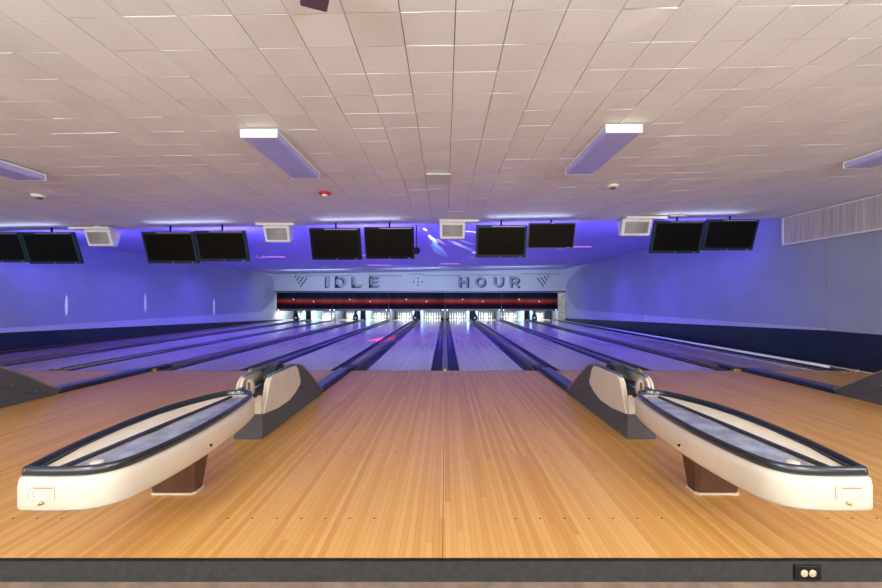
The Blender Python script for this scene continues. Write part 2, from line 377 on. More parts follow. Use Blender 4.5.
# low ceiling of slightly sagging perforated tiles
def low_ceiling():
    P = 0.2985; G = 0.0026
    vs = []; fs = []; tone = []; mi = []
    nx0 = int((XL-0.057)/P)-1; nx1 = int((XR-0.057)/P)+1
    ny = int((CEDGE+5.5)/P)+1
    rnd = random.Random(3)
    for i in range(nx0, nx1+1):
        for j in range(ny):
            x0 = max(XL, 0.057+i*P+G); x1 = min(XR, 0.057+(i+1)*P-G)
            y1 = CEDGE-j*P-G; y0 = CEDGE-(j+1)*P+G
            if x1-x0 < 0.01 or y0 < -5.6: continue
            k = 0.0016 if rnd.random() < 0.85 else 0.0036
            dz = [rnd.uniform(-k, k) for _ in range(4)]
            base = len(vs)
            for (x, y), d in zip(((x0, y0), (x1, y0), (x1, y1), (x0, y1)), dz): vs.append((x, y, cz(x)+d+0.003))
            for (x, y) in ((x0, y0), (x1, y0), (x1, y1), (x0, y1)): vs.append((x, y, cz(x)+0.016))
            for f in ((3, 2, 1, 0), (0, 1, 5, 4), (1, 2, 6, 5), (2, 3, 7, 6), (3, 0, 4, 7)):
                fs.append([base+q for q in f])
            t = rnd.uniform(0.94, 1.0); tone += [t]*5; mi += [0]*5
    base = len(vs)
    vs += [(XL, -5.5, cz(XL)+0.016), (XR, -5.5, cz(XR)+0.016), (XR, CEDGE, cz(XR)+0.016), (XL, CEDGE, cz(XL)+0.016),
           (XL, -5.5, cz(XL)+0.3), (XR, -5.5, cz(XR)+0.3), (XR, CEDGE, cz(XR)+0.3), (XL, CEDGE, cz(XL)+0.3)]
    for f in ((3, 2, 1, 0), (4, 5, 6, 7), (0, 1, 5, 4), (1, 2, 6, 5), (2, 3, 7, 6), (3, 0, 4, 7)):
        fs.append([base+q for q in f]); tone.append(1.0); mi.append(1)
    me = bpy.data.meshes.new('ceiling'); me.from_pydata(vs, [], fs); me.materials.append(M['tile']); me.materials.append(M['void'])
    me.polygons.foreach_set('material_index', mi)
    at = me.attributes.new('tone', 'FLOAT_COLOR', 'CORNER'); vals = []
    for p, t in zip(me.polygons, tone):
        for _ in p.loop_indices: vals += [t, t, t, 1]
    at.data.foreach_set('color', vals); me.update()
    o = bpy.data.objects.new('ceiling', me); C.objects.link(o); o['kind'] = 'structure'
low_ceiling()
b = MB(); b.prism([(XL, cz2(XL)), (XR, cz2(XR)), (XR, cz2(XR)+0.15), (XL, cz2(XL)+0.15)], 'y', CEDGE, 27.2); struct('ceiling_over_lanes', b, M['laneceil'])
b = MB(); b.prism([(XL, cz(XL)+0.004), (XR, cz(XR)+0.004), (XR, cz2(XR)-0.001), (XL, cz2(XL)-0.001)], 'y', CEDGE+0.001, CEDGE+0.02); struct('trim_7', b, M['laneceil'])
# soffit box on the right wall above the approach, bordered in white
SX = 6.78
b = MB(); b.box(SX, XR-0.011, -5.5, 8.36, H+1.12, cz(SX)-0.006); o = struct('soffit', b, M['soffit'])
b = MB(); b.box(SX-0.012, SX+0.03, -5.5, 8.375, H+1.09, H+1.122); b.box(SX-0.012, XR-0.013, 8.361, 8.375, H+1.122, cz(SX)-0.008)
b.box(SX-0.012, SX-0.0005, 8.32, 8.361, H+1.122, cz(SX)-0.03); b.box(SX-0.012, SX-0.0005, -5.5, 8.361, cz(SX)-0.035, cz(SX)-0.008)
struct('trim_8', b, M['white'])
# header above the mask
b = MB(); b.prism([(XL, 1.62), (XR, 1.62), (XR, cz2(XR)-0.001), (XL, cz2(XL)-0.001)], 'y', 23.62, 23.75); struct('header', b, M['header'])
b = MB(); b.box(XL, XR, 23.575, 23.62, 1.585, 1.68); struct('trim_9', b, M['masktrim'])
# thin relief lines along the header
b = MB()
for x0, x1, y in ((305, 316, 276), (316, 352, 275.5), (368, 402, 275.8), (409, 424, 274), (423, 461, 275.5), (469, 509, 275), (521, 560, 274)):
    X0, X1 = (x0-445)/17.6, (x1-445)/17.6; z = H+(300-y)/17.6
    b.box(X0, X1, 23.60, 23.62, z-0.015, z+0.015)
struct('trim_10', b, M['masktrim'])
# pilaster between mask and right wall
b = MB(); b.box(6.42, XR-0.015, 23.6, 23.66, 0.0, 1.6); struct('trim_11', b, M['pilaster'])

# ---------------------------------------------------------------- lanes with their gutters
for i, X in enumerate(LANES):
    root = empty('bowling_lane', (X, FOUL, 0))
    tag(root, 'long glossy maple bowling %s with dark gutters' % LN[i], 'bowling lane', 'bowling lanes')
    b = MB(); b.box(-0.527, 0.527, 0.0005, 19.35, -0.05, 0.0); b.build('lane_bed', M['lane'], root)
    b = MB(); b.box(-0.527, 0.527, -0.012, -0.0005, 0.0003, 0.0022); b.build('foul_line', M['raildark'], root)
    for q in range(-3, 4):                     # arrows inlaid in the boards
        y = 4.72-abs(q)*0.16; x = q*0.137
        b = MB(); b.add([(x-0.016, y-0.15, 0.0008), (x+0.016, y-0.15, 0.0008), (x, y, 0.0008)], [(0, 1, 2)])
        b.build('lane_arrow', M['pedestal'], root)
    for s in (-1, 1):
        rings = []
        for y in (0.0, 17.40):
            ring = []
            for k in range(9):
                a = PI*k/8
                ring.append((s*(0.5275+0.096-0.087*math.cos(a)), y, -0.012-0.075*math.sin(a)))
            for k in range(8, -1, -1):
                a = PI*k/8
                ring.append((s*(0.5275+0.096-0.095*math.cos(a)), y, -0.013-0.090*math.sin(a)))
            rings.append(ring)
        b = MB(); b.loft(rings)
        g = b.build('gutter', M['gutter'], root)
        if s == 1:
            b = MB(); b.box(0.5277, 0.5335, 0, 17.4, -0.02, -0.0015); b.box(0.713, 0.720, 0, 17.4, -0.02, 0.003)
        else:
            b = MB(); b.box(-0.5335, -0.5277, 0, 17.4, -0.02, -0.0015); b.box(-0.720, -0.713, 0, 17.4, -0.02, 0.003)
        b.build('gutter_lip', M['gutterlip'], g)

# rows of small dark locator dots on the approach, drilled per lane
dot = None
for i, X in enumerate(LANES):
    root = empty('approach_dots', (X, 2.22, 0))
    tag(root, 'rows of small dark dots inlaid before the %s' % LN[i], 'floor markers', 'approach dots')
    for y in (2.22, 3.18):
        for q in range(7):
            x = X+(q-3)*0.13
            if abs(abs(x)-1.62) < 0.3 and y < 3: continue
            if dot is None:
                b = MB(); b.lathe([(0.006, 0.0), (0.0, 0.0006)], (0, 0, 0.0004), 8); o = dot = b.build('locator_dot', M['black'])
            else: o = dot.copy(); C.objects.link(o)
            o.parent = root; o.location = ((q-3)*0.13, y-2.22, 0)
b = MB(); b.box(-0.012, -0.009, EDGE, FOUL-0.02, 0.0002, 0.0006); struct('trim_12', b, M['pedestal'])

# ---------------------------------------------------------------- divisions between lanes
def div_ball(X, text):
    root = empty('ball_track_division', (X, FOUL, 0)); tag(root, text, 'lane divider', 'ball track divisions between lanes')
    b = MB(); b.box(-0.108, 0.108, 0.0, 17.4, -0.12, 0.012); b.build('base', M['capblack'], root)
    pr = [(-0.075, 0.012), (0.075, 0.012), (0.075, 0.032), (0.045, 0.050), (-0.045, 0.050), (-0.075, 0.032)]
    b = MB(); b.prism(pr, 'y', 0.35, 17.35); b.build('cap', M['cap'], root)
    for x in (-0.095, 0.095):
        b = MB(); b.tube([(x, 0.3, 0.021), (x, 17.35, 0.021)], 0.008, 6); b.build('rail', M['gutterlip'], root)
    b = MB(); b.box(-0.085, 0.085, 0.0, 0.35, 0.0125, 0.05); b.build('end_box', M['raildark'], root, bevel=0.008)
    b = MB(); b.box(-0.03, 0.03, -0.03, 0.0, 0.0, 0.035); b.lathe([(0.012, 0), (0.012, 0.03), (0.0, 0.03)], (-0.045, -0.015, 0.0), 8); b.lathe([(0.012, 0), (0.012, 0.03), (0.0, 0.03)], (0.045, -0.015, 0.0), 8)
    b.build('foul_detector', M['brass'], root, bevel=0.004)
for k, t in zip((-2.5, -1.5, -0.5, 0.5, 1.5), ('brown capped ball track division running beside the two leftmost lanes',
        'brown capped ball track division leading to the ramp at the left edge', 'brown capped ball track division behind the left ball return',
        'brown capped ball track division behind the right ball return', 'brown capped ball track division leading to the ramp at the right edge')):
    div_ball(k*3.2, t)
def div_plain(X, text):
    root = empty('gutter_division', (X, FOUL, 0)); tag(root, text, 'lane divider', 'plain divisions between gutter pairs')
    b = MB(); b.box(-0.043, 0.043, 0.0, 17.3, -0.12, -0.004); b.build('divider_board', M['finboard'], root)
    for x in (-0.030, 0.030):
        b = MB(); b.tube([(x, 0.1, 0.004), (x, 17.3, 0.004)], 0.0075, 6); b.build('rail', M['gutterlip'], root)
    b = MB(); b.box(-0.022, 0.022, -0.045, 0.02, 0.0, 0.03); b.lathe([(0.014, 0), (0.014, 0.04), (0.0, 0.04)], (0, 0.04, 0.0), 8)
    b.build('end_fitting', M['brass'], root, bevel=0.004)
for k, t in zip((-2, -1, 0, 1), ('narrow metal division between gutters, nearest the left wall', 'narrow metal division between gutters left of the left ball return',
        'narrow metal division between the two middle gutters', 'narrow metal division between gutters right of the right ball return')):
    div_plain(k*3.2, t)
# outer edge ledges by the walls
root = empty('wall_ledge', (6.4, FOUL, 0)); tag(root, 'dark ledge with a white pipe along the right wall lane', 'ledge')
b = MB(); b.box(0.0, XR-6.4-0.016, 0.0, 17.5, -0.12, 0.02); b.build('ledge_board', M['raildark'], root)
b = MB(); b.tube([(0.03, 0.12, 0.045), (0.03, 16.5, 0.045)], 0.024, 10); b.build('pipe', M['whitepipe'], root)
b = MB(); b.tube([(0.20, -0.5, 0.03), (0.24, 16.5, 0.03)], 0.010, 6); b.build('cable', M['beige'], root)
root = empty('wall_ledge', (-9.6, FOUL, 0)); tag(root, 'dark ledge along the left wall lane', 'ledge')
b = MB(); b.box(-0.084, 0.0, 0.0, 17.5, -0.12, 0.03); b.build('ledge_board', M['raildark'], root)
b = MB(); b.tube([(-0.03, 0.2, 0.04), (-0.03, 17, 0.04)], 0.010, 6); b.build('cable', M['cap'], root)
# small pale foot bracket left at the end of the right ledge
b = MB()
for p in (((-0.10, 0, 0.01), (-0.02, 0, 0.01)), ((0.0, 0, 0.05), (0.09, 0, 0.05)), ((0.09, 0, 0.05), (0.04, 0, 0.0)), ((0.11, 0, 0.05), (0.18, 0, 0.0)), ((0.18, 0, 0.05), (0.11, 0, 0.0))):
    b.tube([(q[0], q[1], q[2]+0.006) for q in p], 0.006, 6)
o = b.build('wire_bracket', M['beige']); o.location = (6.40, 6.62, 0.0); tag(o, 'small pale wire bracket on the floor by the right wall', 'bracket')

# ---------------------------------------------------------------- pin decks: mask panels, kickbacks, hoods, curtains
for k in range(5):
    c = -8.0+3.2*k
    c0, c1 = c-1.6, c+1.6
    if k == 0: c0 = -9.56
    if k == 4: c1 = 6.41
    nm = ['leftmost', 'second from left', 'middle', 'second from right', 'rightmost'][k]
    root = empty('masking_unit', (0, 23.6, 0)); tag(root, '%s black masking panel with a printed red streak above the pins' % nm, 'masking panel', 'masking panels above the pins')
    b = MB(); b.box(c0+0.012, c1-0.012, 0, 0.06, 0.66, 1.58); b.build('graphic_panel', M['mask'], root)
    b = MB(); b.box(c0+0.004, c1-0.004, -0.03, 0.08, 0.545, 0.658); b.build('bottom_rail', M['masktrim'], root, bevel=0.01)
    b = MB()
    for dx, dz in ((-0.6, 1.20), (0.55, 1.08)): b.lathe([(0.0, -0.012), (0.022, -0.006), (0.03, 0.0)], (c+dx, 0, dz), 10, axis='y')
    b.build('star_mark', M['star'] if k % 2 else M['starblue'], root)  # printed sparkles modelled as small glowing discs
    for x in (c0+0.12, c1-0.12):
        b = MB(); b.lathe([(0.0, -0.02), (0.024, -0.010), (0.028, 0.0)], (x, -0.031, 0.60), 10, axis='y'); b.build('sensor_lamp', M['sensor'], root)
for k in range(-3, 3):
    if k in (-3,): xs = [(-9.6-0.09, -9.6+0.0)]
    elif k == 2: xs = [(6.4, 6.46)]
    else: xs = [(3.2*k-0.07, 3.2*k+0.07)]
for k in range(-2, 2):
    b = MB(); b.box(3.2*k-0.045, 3.2*k+0.045, 24.3, 26.3, -0.1, 0.62)
    o = b.build('kickback_panel', M['kickgrey']); tag(o, 'grey upright kickback panel between pin decks, %s' % ['nearest the left wall', 'left of the left ball return line', 'in the middle', 'nearest the right wall'][k+2], 'kickback panel', 'grey kickback panels')
for j, k in enumerate((-2.5, -1.5, -0.5, 0.5, 1.5)):
    nm = ['leftmost', 'second from left', 'middle', 'second from right', 'rightmost'][j]
    root = empty('ball_lift_kickback', (3.2*k, 24.3, 0)); tag(root, '%s teal white kickback box between pin decks' % nm, 'kickback box', 'teal kickback boxes between pin decks')
    for s in (-1, 1):
        b = MB(); b.box(min(s*0.29, s*0.17), max(s*0.29, s*0.17), 0, 2.0, -0.1, 0.62); b.build('side_panel', M['kick'], root, bevel=0.01)
    b = MB(); b.box(-0.165, 0.165, 0.15, 0.2, -0.1, 0.62); b.build('ball_door', M['black'], root)
    pr = [(-0.11, 0.06), (0.11, 0.06), (0.125, 0.28), (0.05, 0.44), (0.03, 0.60), (-0.03, 0.60), (-0.05, 0.44), (-0.125, 0.28)]
    root = empty('ball_track_hood', (3.2*k, 22.3, 0)); tag(root, '%s dark tapered hood standing on a ball track division' % nm, 'hood', 'dark hoods on the ball tracks')
    b = MB(); b.loft([[(x*1.1, 0.0, z) for x, z in pr], [(x, 0.10, z) for x, z in pr], [(x*0.6, 0.35, 0.06+(z-0.06)*0.6) for x, z in pr]], smooth=False)
    b.build('hood_shell', M['black'], root, bevel=0.01)
    b = MB(); b.lathe([(0.0, -0.04), (0.05, -0.028), (0.062, 0.0)], (0, 0, 0.20), 14, axis='y'); b.build('badge', M['kick'], root)
b = MB(); b.box(XL+0.02, XR-0.02, 26.6, 26.66, -0.25, 1.55); struct('pit_wall', b, M['curtain'])
for i, X in enumerate(LANES):
    b = MB(); n = 16
    rings = []
    for q in range(n+1):
        x = X-0.68+1.36*q/n
        rings.append([(x, 26.35+0.02*math.sin(q*2.2), 0.0), (x, 26.35+0.02*math.sin(q*2.2), 0.75)])
    b.loft([[p for p in r]+[(p[0], p[1]+0.02, p[2]) for p in r[::-1]] for r in rings], smooth=False)
    o = b.build('pit_curtain', M['curtainpale']); tag(o, 'pale cushion curtain behind the pins of the %s' % LN[i], 'curtain', 'pit curtains behind the pins')

# ten pin racks
prof = [(0.0, 0.0), (0.0258, 0.0), (0.0290, 0.006), (0.036, 0.05), (0.0535, 0.09), (0.0605, 0.115), (0.0555, 0.155), (0.040, 0.20), (0.0265, 0.235),
        (0.0232, 0.255), (0.0245, 0.28), (0.030, 0.315), (0.0325, 0.340), (0.029, 0.362), (0.018, 0.377), (0.0, 0.381)]
b = MB(); b.lathe(prof, (0, 0, 0), 12)
proto = b.build('bowling_pin', M['pin'])
b = MB(); b.lathe([(0.0252, 0.238), (0.0255, 0.246)], (0, 0, 0), 12); b.lathe([(0.0245, 0.268), (0.0258, 0.276)], (0, 0, 0), 12)
b.build('red_stripe', M['pinred'], proto)
rows = ['head pin', 'second row', 'third row', 'back row']
first = True
for i, X in enumerate(LANES):
    for r in range(4):
        for q in range(r+1):
            o = proto if first else copy_tree(proto); first = False
            o.location = (X+(q-r/2)*0.3048, FOUL+18.29+r*0.264, 0.0)
            if r == 0: w_ = 'white bowling pin, head pin'
            else: w_ = 'white bowling pin, %s %s' % (rows[r], [['left', 'right'], ['left', 'middle', 'right'], ['far left', 'inner left', 'inner right', 'far right']][r-1][q])
            tag(o, '%s, %s' % (w_, LN[i]), 'bowling pin', 'bowling pins racked on the lanes')

# ---------------------------------------------------------------- sign letters
SY = 23.62
def stroke(b, pts, w, y0, y1, closed=False):
    pts = [Vector(p) for p in pts]; n = len(pts)
    for i in range(n if closed else n-1):
        a, c = pts[i], pts[(i+1) % n]; e = (c-a).normalized(); nn = Vector((-e.y, e.x))*w/2
        a2, c2 = a-e*w*0.02, c+e*w*0.02
        b.prism([tuple(a2+nn), tuple(a2-nn), tuple(c2-nn), tuple(c2+nn)], 'y', y0, y1)
def arc(cx, cz, rx, rz, a0, a1, n=10): return [(cx+rx*math.cos(math.radians(a0+(a1-a0)*k/n)), cz+rz*math.sin(math.radians(a0+(a1-a0)*k/n))) for k in range(n+1)]
hh = 0.30; S = 0.13
LET = {
 'I': [([(0, -hh), (0, hh)], 0.20)],
 'D': [([(-0.20, -hh), (-0.20, hh)], S), ([(-0.26, hh-S/2), (0.02, hh-S/2)]+arc(0.02, 0, 0.22, hh-S/2, 90, -90)[1:]+[(-0.26, -hh+S/2)], S)],
 'L': [([(-0.20, -hh), (-0.20, hh)], S), ([(-0.26, -hh+S/2), (0.28, -hh+S/2)], S)],
 'E': [([(-0.20, -hh), (-0.20, hh)], S), ([(-0.26, hh-S/2), (0.27, hh-S/2)], S*.8), ([(-0.2, 0), (0.22, 0)], S*.8), ([(-0.26, -hh+S/2), (0.27, -hh+S/2)], S*.8)],
 'H': [([(-0.21, -hh), (-0.21, hh)], S), ([(0.21, -hh), (0.21, hh)], S), ([(-0.2, 0), (0.2, 0)], S)],
 'O': [(arc(0, 0, 0.23, hh-S/2, 0, 360, 20), S)],
 'U': [([(-0.22, hh)]+[(-0.22, 0.0)]+arc(0, -0.03, 0.22, hh-0.03-S/2, 180, 360)[1:]+[(0.22, hh)], S)],
 'R': [([(-0.21, -hh), (-0.21, hh)], S), ([(-0.25, hh-S/2), (0.06, hh-S/2)]+arc(0.06, 0.10, 0.15, 0.135, 90, -90)[1:]+[(-0.2, -0.035)], S), ([(0.0, -0.04), (0.24, -hh)], S)],
}
for ch, px, sh in (('I', 328, -1), ('D', 341, -1), ('L', 357.5, -1), ('E', 375, -1), ('H', 463, 1), ('O', 480, 1), ('U', 498, 1), ('R', 514, 1)):
    X = (px-445)/17.62; Z = H+(300-281.7)/17.62
    root = empty('sign_letter', (X, SY, Z)); tag(root, 'pale letter %s with navy shadow on the header above the masks' % ch, 'sign letter', 'raised sign letters on the header')
    skew = Matrix.Identity(4); skew[0][2] = -0.15*sh*-1 if False else 0.0
    b = MB()
    for pts, wd in LET[ch]: stroke(b, pts, wd, -0.07, -0.045)
    b.build('letter_face', M['letter'], root)
    b = MB()
    for pts, wd in LET[ch]: stroke(b, [(x+sh*0.085, z-0.05) for x, z in pts], wd*0.95, -0.040, -0.001)
    b.build('letter_shadow', M['lettershadow'], root)
def emblem_pins(px, sgn, label):
    X = (px-445)/17.62; Z = H+(300-281.5)/17.62
    root = empty('pin_emblem', (X, SY, Z)); tag(root, label, 'emblem', 'pin emblems on the header')
    for r in range(4):
        for q in range(4-r):
            x = (q-(3-r)/2)*0.20+sgn*0.0; z = 0.22-r*0.15+sgn*(q-(3-r)/2)*0.05
            b = MB(); pts = [(-0.04, -0.09), (0.03, -0.09), (0.05, -0.03), (0.02, 0.03), (0.035, 0.08), (-0.01, 0.10), (-0.035, 0.06), (-0.02, 0.0), (-0.06, -0.04)]
            b.prism([(x+0.85*(a-sgn*c*0.35), z+0.72*c) for a, c in pts], 'y', -0.02, -0.001); b.build('pin_mark', M['lettershadow'], root)
emblem_pins(301, -1, 'triangle of small navy pin marks left of the letter I on the header')
emblem_pins(543, 1, 'triangle of small navy pin marks right of the letter R on the header')
root = empty('star_emblem', ((418-445)/17.62, SY, H+(300-281.8)/17.62)); tag(root, 'diamond of five small dark dots at the middle of the header', 'emblem')
for x, z in ((0, 0), (-0.24, 0), (0.24, 0), (0, 0.2), (0, -0.2)):
    b = MB(); b.lathe([(0.0, -0.02), (0.045, -0.02), (0.045, -0.001)], (x, 0, z), 8, axis='y'); b.build('dot', M['lettershadow'], root)

# ---------------------------------------------------------------- ball returns
def ball_return(m, X, label):
    # m=+1: accumulator bulges to +x (left-hand unit); m=-1 mirrored
    root = empty('ball_return', (X, 0, 0)); tag(root, label, 'ball return', 'ball returns on the approach')
    cx = -0.04*m; hw = 0.12
    def fx(pts): return [(m*x, y) for x, y in pts]
    out = [(-0.140, 1.70), (0.08, 1.70), (0.17, 1.725), (0.23, 1.79), (0.255, 1.90), (0.275, 2.10), (0.28, 2.35), (0.255, 2.70), (0.215, 2.98), (0.17, 3.16), (0.08, 3.24), (-0.02, 3.24),
           (-0.11, 3.16), (-0.21, 2.90), (-0.255, 2.64), (-0.250, 2.35), (-0.222, 2.02), (-0.172, 1.76), (-0.158, 1.712)]
    P = smooth_poly(out, 2)
    def ring(d, z): return [(m*x, y, z) for x, y in inset(P, d)]
    b = MB(); b.loft([ring(0.045, 0.292), ring(0.012, 0.296), ring(0.0, 0.31), ring(0.0, 0.40), ring(0.006, 0.432), ring(0.02, 0.436), ring(0.040, 0.434), ring(0.044, 0.428)], cap1=True)
    b.build('tray_shell', M['cream'], root)
    b = MB(); b.loft([ring(0.020, 0.4365), ring(0.014, 0.446), ring(0.016, 0.466), ring(0.022, 0.474), ring(0.031, 0.474), ring(0.037, 0.464), ring(0.039, 0.4365)], cap0=False, cap1=False)
    b.build('rubber_rim', M['rim'], root)
    # glossy ball bed, offset to one side, over the shell floor
    bed = [(-0.03, 1.785), (0.07, 1.755), (0.155, 1.78), (0.205, 1.86), (0.225, 2.05), (0.235, 2.33), (0.212, 2.68), (0.155, 2.95), (0.10, 3.12), (0.05, 3.14), (0.02, 2.9), (0.0, 2.3)]
    Q = smooth_poly(bed, 1)
    b = MB(); b.loft([[(m*x, y, 0.4285) for x, y in Q], [(m*x, y, 0.438) for x, y in inset(Q, 0.006)]], smooth=False); b.build('ball_bed', M['tray'], root)
    b = MB(); b.prism(fx([(-0.070, 1.79), (-0.045, 1.79), (-0.020, 2.5), (0.010, 3.12), (-0.008, 3.12), (-0.042, 2.5)]), 'z', 0.4285, 0.446); b.build('ball_guide', M['rim'], root, bevel=0.004)
    b = MB(); b.prism(fx([(-0.120, 1.79), (-0.075, 1.79), (-0.047, 2.5), (-0.013, 3.12), (-0.065, 3.10), (-0.160, 2.86), (-0.205, 2.62), (-0.210, 2.35), (-0.182, 2.04)]), 'z', 0.4285, 0.442); b.build('side_bed', M['creamedge'], root, bevel=0.003)
    b = MB(); b.prism([(cx+m*0.0-0.02, 0.216), (cx+hw-0.004, 0.216), (cx+hw-0.004, 0.37), (cx+m*0.0-0.02, 0.37)] if m > 0 else [(cx-hw+0.004, 0.216), (cx+0.02, 0.216), (cx+0.02, 0.37), (cx-hw+0.004, 0.37)], 'y', 3.455, 3.474); b.build('front_panel', M['cream'], root, bevel=0.004)
    b = MB(); b.lathe([(0.028, 0.0), (0.026, 0.005), (0.015, 0.007), (0.0, 0.008)], (m*0.05, 1.86, 0.4385), 16); b.build('worn_pad', M['sticker'], root)
    # pedestal
    def ch(hx, y0, y1, c, z, cx=-0.03): return [(m*(cx+a), y, z) for a, y in ((-hx+c, y0), (hx-c, y0), (hx, y0+c), (hx, y1-c), (hx-c, y1), (-hx+c, y1), (-hx, y1-c), (-hx, y0+c))]
    b = MB(); b.loft([ch(0.130, 2.49, 2.60, 0.02, 0.012), ch(0.130, 2.485, 2.605, 0.02, 0.03), ch(0.150, 2.45, 2.66, 0.02, 0.292)], smooth=False); b.build('pedestal', M['pedestal'], root)
    b = MB(); b.loft([ch(0.136, 2.483, 2.61, 0.02, 0.0), ch(0.136, 2.483, 2.61, 0.02, 0.0115)], smooth=False); b.build('pedestal_foot', M['beige'], root)
    # warning sticker and bolts on the front
    sx = (-0.06 if m > 0 else -0.115)
    sx = -0.045 if m > 0 else 0.045
    b = MB(); b.box(sx-0.055, sx+0.055, 1.6975, 1.6992, 0.350, 0.405); st = b.build('warning_sticker', M['sticker'], root)
    b = MB(); b.box(sx-0.030, sx+0.050, 1.6966, 1.6974, 0.394, 0.400); b.build('red_print', M['inkred'], st)
    b = MB()
    for z in (0.386, 0.380, 0.371, 0.363): b.box(sx-0.028, sx+0.048, 1.6966, 1.6974, z, z+0.0018)
    b.box(sx+0.02, sx+0.044, 1.6966, 1.6974, 0.3545, 0.3565)
    b.tube([(sx-0.048, 1.697, 0.356), (sx-0.050, 1.697, 0.375), (sx-0.040, 1.697, 0.398), (sx-0.034, 1.697, 0.38), (sx-0.028, 1.697, 0.358)], 0.0012, 5)
    b.tube([(sx-0.055, 1.697, 0.350), (sx+0.055, 1.697, 0.350), (sx+0.055, 1.697, 0.405), (sx-0.055, 1.697, 0.405)], 0.0007, 4, closed=True)
    b.build('small_print', M['ink'], st)
    b = MB(); b.lathe([(0.0, -0.008), (0.006, -0.007), (0.007, 0.0)], (sx+m*0.005, 1.699, 0.336), 10, axis='y')
    b.lathe([(0.0, -0.006), (0.004, -0.005), (0.005, 0.0)], (sx+m*0.005-0.014*m, 1.699, 0.329), 10, axis='y'); b.build('bolt', M['brass'], root)
    b = MB(); b.lathe([(0.0, m*0.008), (0.006, m*0.006), (0.008, -m*0.002)], (m*0.283, 2.35, 0.345), 10, axis='x'); b.build('bolt', M['black'], root)
    # carpeted ramp body
    cx = -0.04*m; hw = 0.12
    body = [(3.475, 0.0), (5.12, 0.0), (5.16, 0.03), (5.17, 0.062), (5.03, 0.125), (4.90, 0.205), (4.75, 0.30), (4.61, 0.375), (4.45, 0.455), (4.32, 0.495), (4.22, 0.485), (4.12, 0.45), (4.0, 0.24), (3.475, 0.215)]
    b = MB(); b.prism(body, 'x', cx-hw, cx+hw); b.build('ramp_body', M['grey'], root, bevel=0.004)
    top = [(5.175, 0.064), (5.04, 0.130), (4.90, 0.212), (4.75, 0.308), (4.61, 0.383), (4.45, 0.465), (4.36, 0.498), (4.28, 0.512), (4.20, 0.508), (4.10, 0.50)]
    under = [(y-0.004, z-0.012) for y, z in top[::-1]]
    b = MB(); b.loft([[(x, y, z) for y, z in top+under] for x in (cx-hw-0.006, cx+hw+0.006)], smooth=False); b.build('ramp_cover', M['taupe'], root)
    for s in (-1, 1):
        # shallow groove strip and screws on each flank
        xs = cx+s*(hw+0.0015)
        g = [(4.36, 0.25), (4.55, 0.19), (4.80, 0.085), (4.95, 0.035)]
        b = MB()
        b.tube([(xs, y, z) for y, z in g], 0.002, 5); b.build('flank_seam', M['black'], root)
        b = MB()
        for y, z in ((4.85, 0.10), (4.6, 0.22), (4.4, 0.33)): b.lathe([(0.0, s*0.003), (0.006, s*0.002), (0.007, -s*0.002)], (xs, y, z), 8, axis='x')
        b.build('screw', M['chrome'], root)
    # cream side panels
    pan = [(3.46, 0.217), (3.75, 0.19), (4.03, 0.195), (4.20, 0.235), (4.33, 0.29), (4.335, 0.33), (4.27, 0.455), (4.22, 0.495), (4.16, 0.505), (3.66, 0.505), (3.61, 0.49), (3.57, 0.455)]
    for s in (-1, 1):
        a = cx+s*(hw+0.001); c = cx+s*(hw+0.022)
        b = MB(); b.prism(pan, 'x', min(a, c), max(a, c)); b.build('side_panel', M['cream'], root, bevel=0.006)
        b = MB(); b.tube([(cx+s*(hw-0.012), 3.62, 0.505), (cx+s*(hw-0.012), 4.22, 0.510)], 0.013, 8); b.build('guard_rail', M['rail'], root)
    for s in (-1, 1):
        a = cx+s*(hw-0.028); c = cx+s*(hw-0.001)
        b = MB(); b.prism([(3.478, 0.222), (3.70, 0.235), (3.70, 0.488), (3.612, 0.488), (3.575, 0.455)], 'x', min(a, c), max(a, c)); b.build('panel_return', M['cream'], root, bevel=0.004)
    # deck between panels, wheel and lifter
    b = MB(); b.prism([(3.476, 0.216), (3.99, 0.243), (4.12, 0.40), (4.05, 0.42), (3.60, 0.40), (3.20, 0.395), (3.20, 0.37), (3.476, 0.36)], 'x', cx-hw+0.031, cx+hw-0.031); b.build('throat', M['black'], root, bevel=0.004)
    b = MB(); n = 20; rings = []
    for k in range(n+1):
        a = PI*k/n; y = 4.02-0.17*math.cos(a); z = 0.40+0.155*math.sin(a)
        y2 = 4.02-0.11*math.cos(a); z2 = 0.40+0.10*math.sin(a)
        rings.append([(cx-0.05, y, z), (cx+0.05, y, z), (cx+0.05, y2, z2), (cx-0.05, y2, z2)])
    b.loft(rings, smooth=False); b.build('wheel_hood', M['rim'], root, bevel=0.004)
    b = MB(); b.lathe([(0.0, -0.03), (0.09, -0.03), (0.10, -0.02), (0.10, 0.02), (0.09, 0.03), (0.0, 0.03)], (cx, 4.02, 0.42), 20, axis='x'); b.build('lift_wheel', M['tvgrey'], root)
    lev = [(-0.03, 0.36), (0.03, 0.36), (0.034, 0.44), (0.028, 0.49), (0.012, 0.515), (-0.012, 0.515), (-0.028, 0.49), (-0.034, 0.44)]
    b = MB(); b.loft([[(cx+m*0.045+x, 3.40, z) for x, z in lev], [(cx+m*0.045+x, 3.44, z+0.01) for x, z in lev]], smooth=False); lv = b.build('ball_stop', M['lever'], root, bevel=0.008)
    b = MB(); b.box(cx+m*0.045-0.008, cx+m*0.045+0.008, 3.392, 3.3995, 0.40, 0.49); b.build('slot', M['pedestal'], lv)
    b = MB()
    for s in (-1, 1): b.tube([(cx+s*0.05, 3.14, 0.425), (cx+s*0.05, 3.5, 0.43), (cx+s*0.05, 3.9, 0.44)], 0.009, 8)
    b.build('ball_rail', M['chrome'], root)
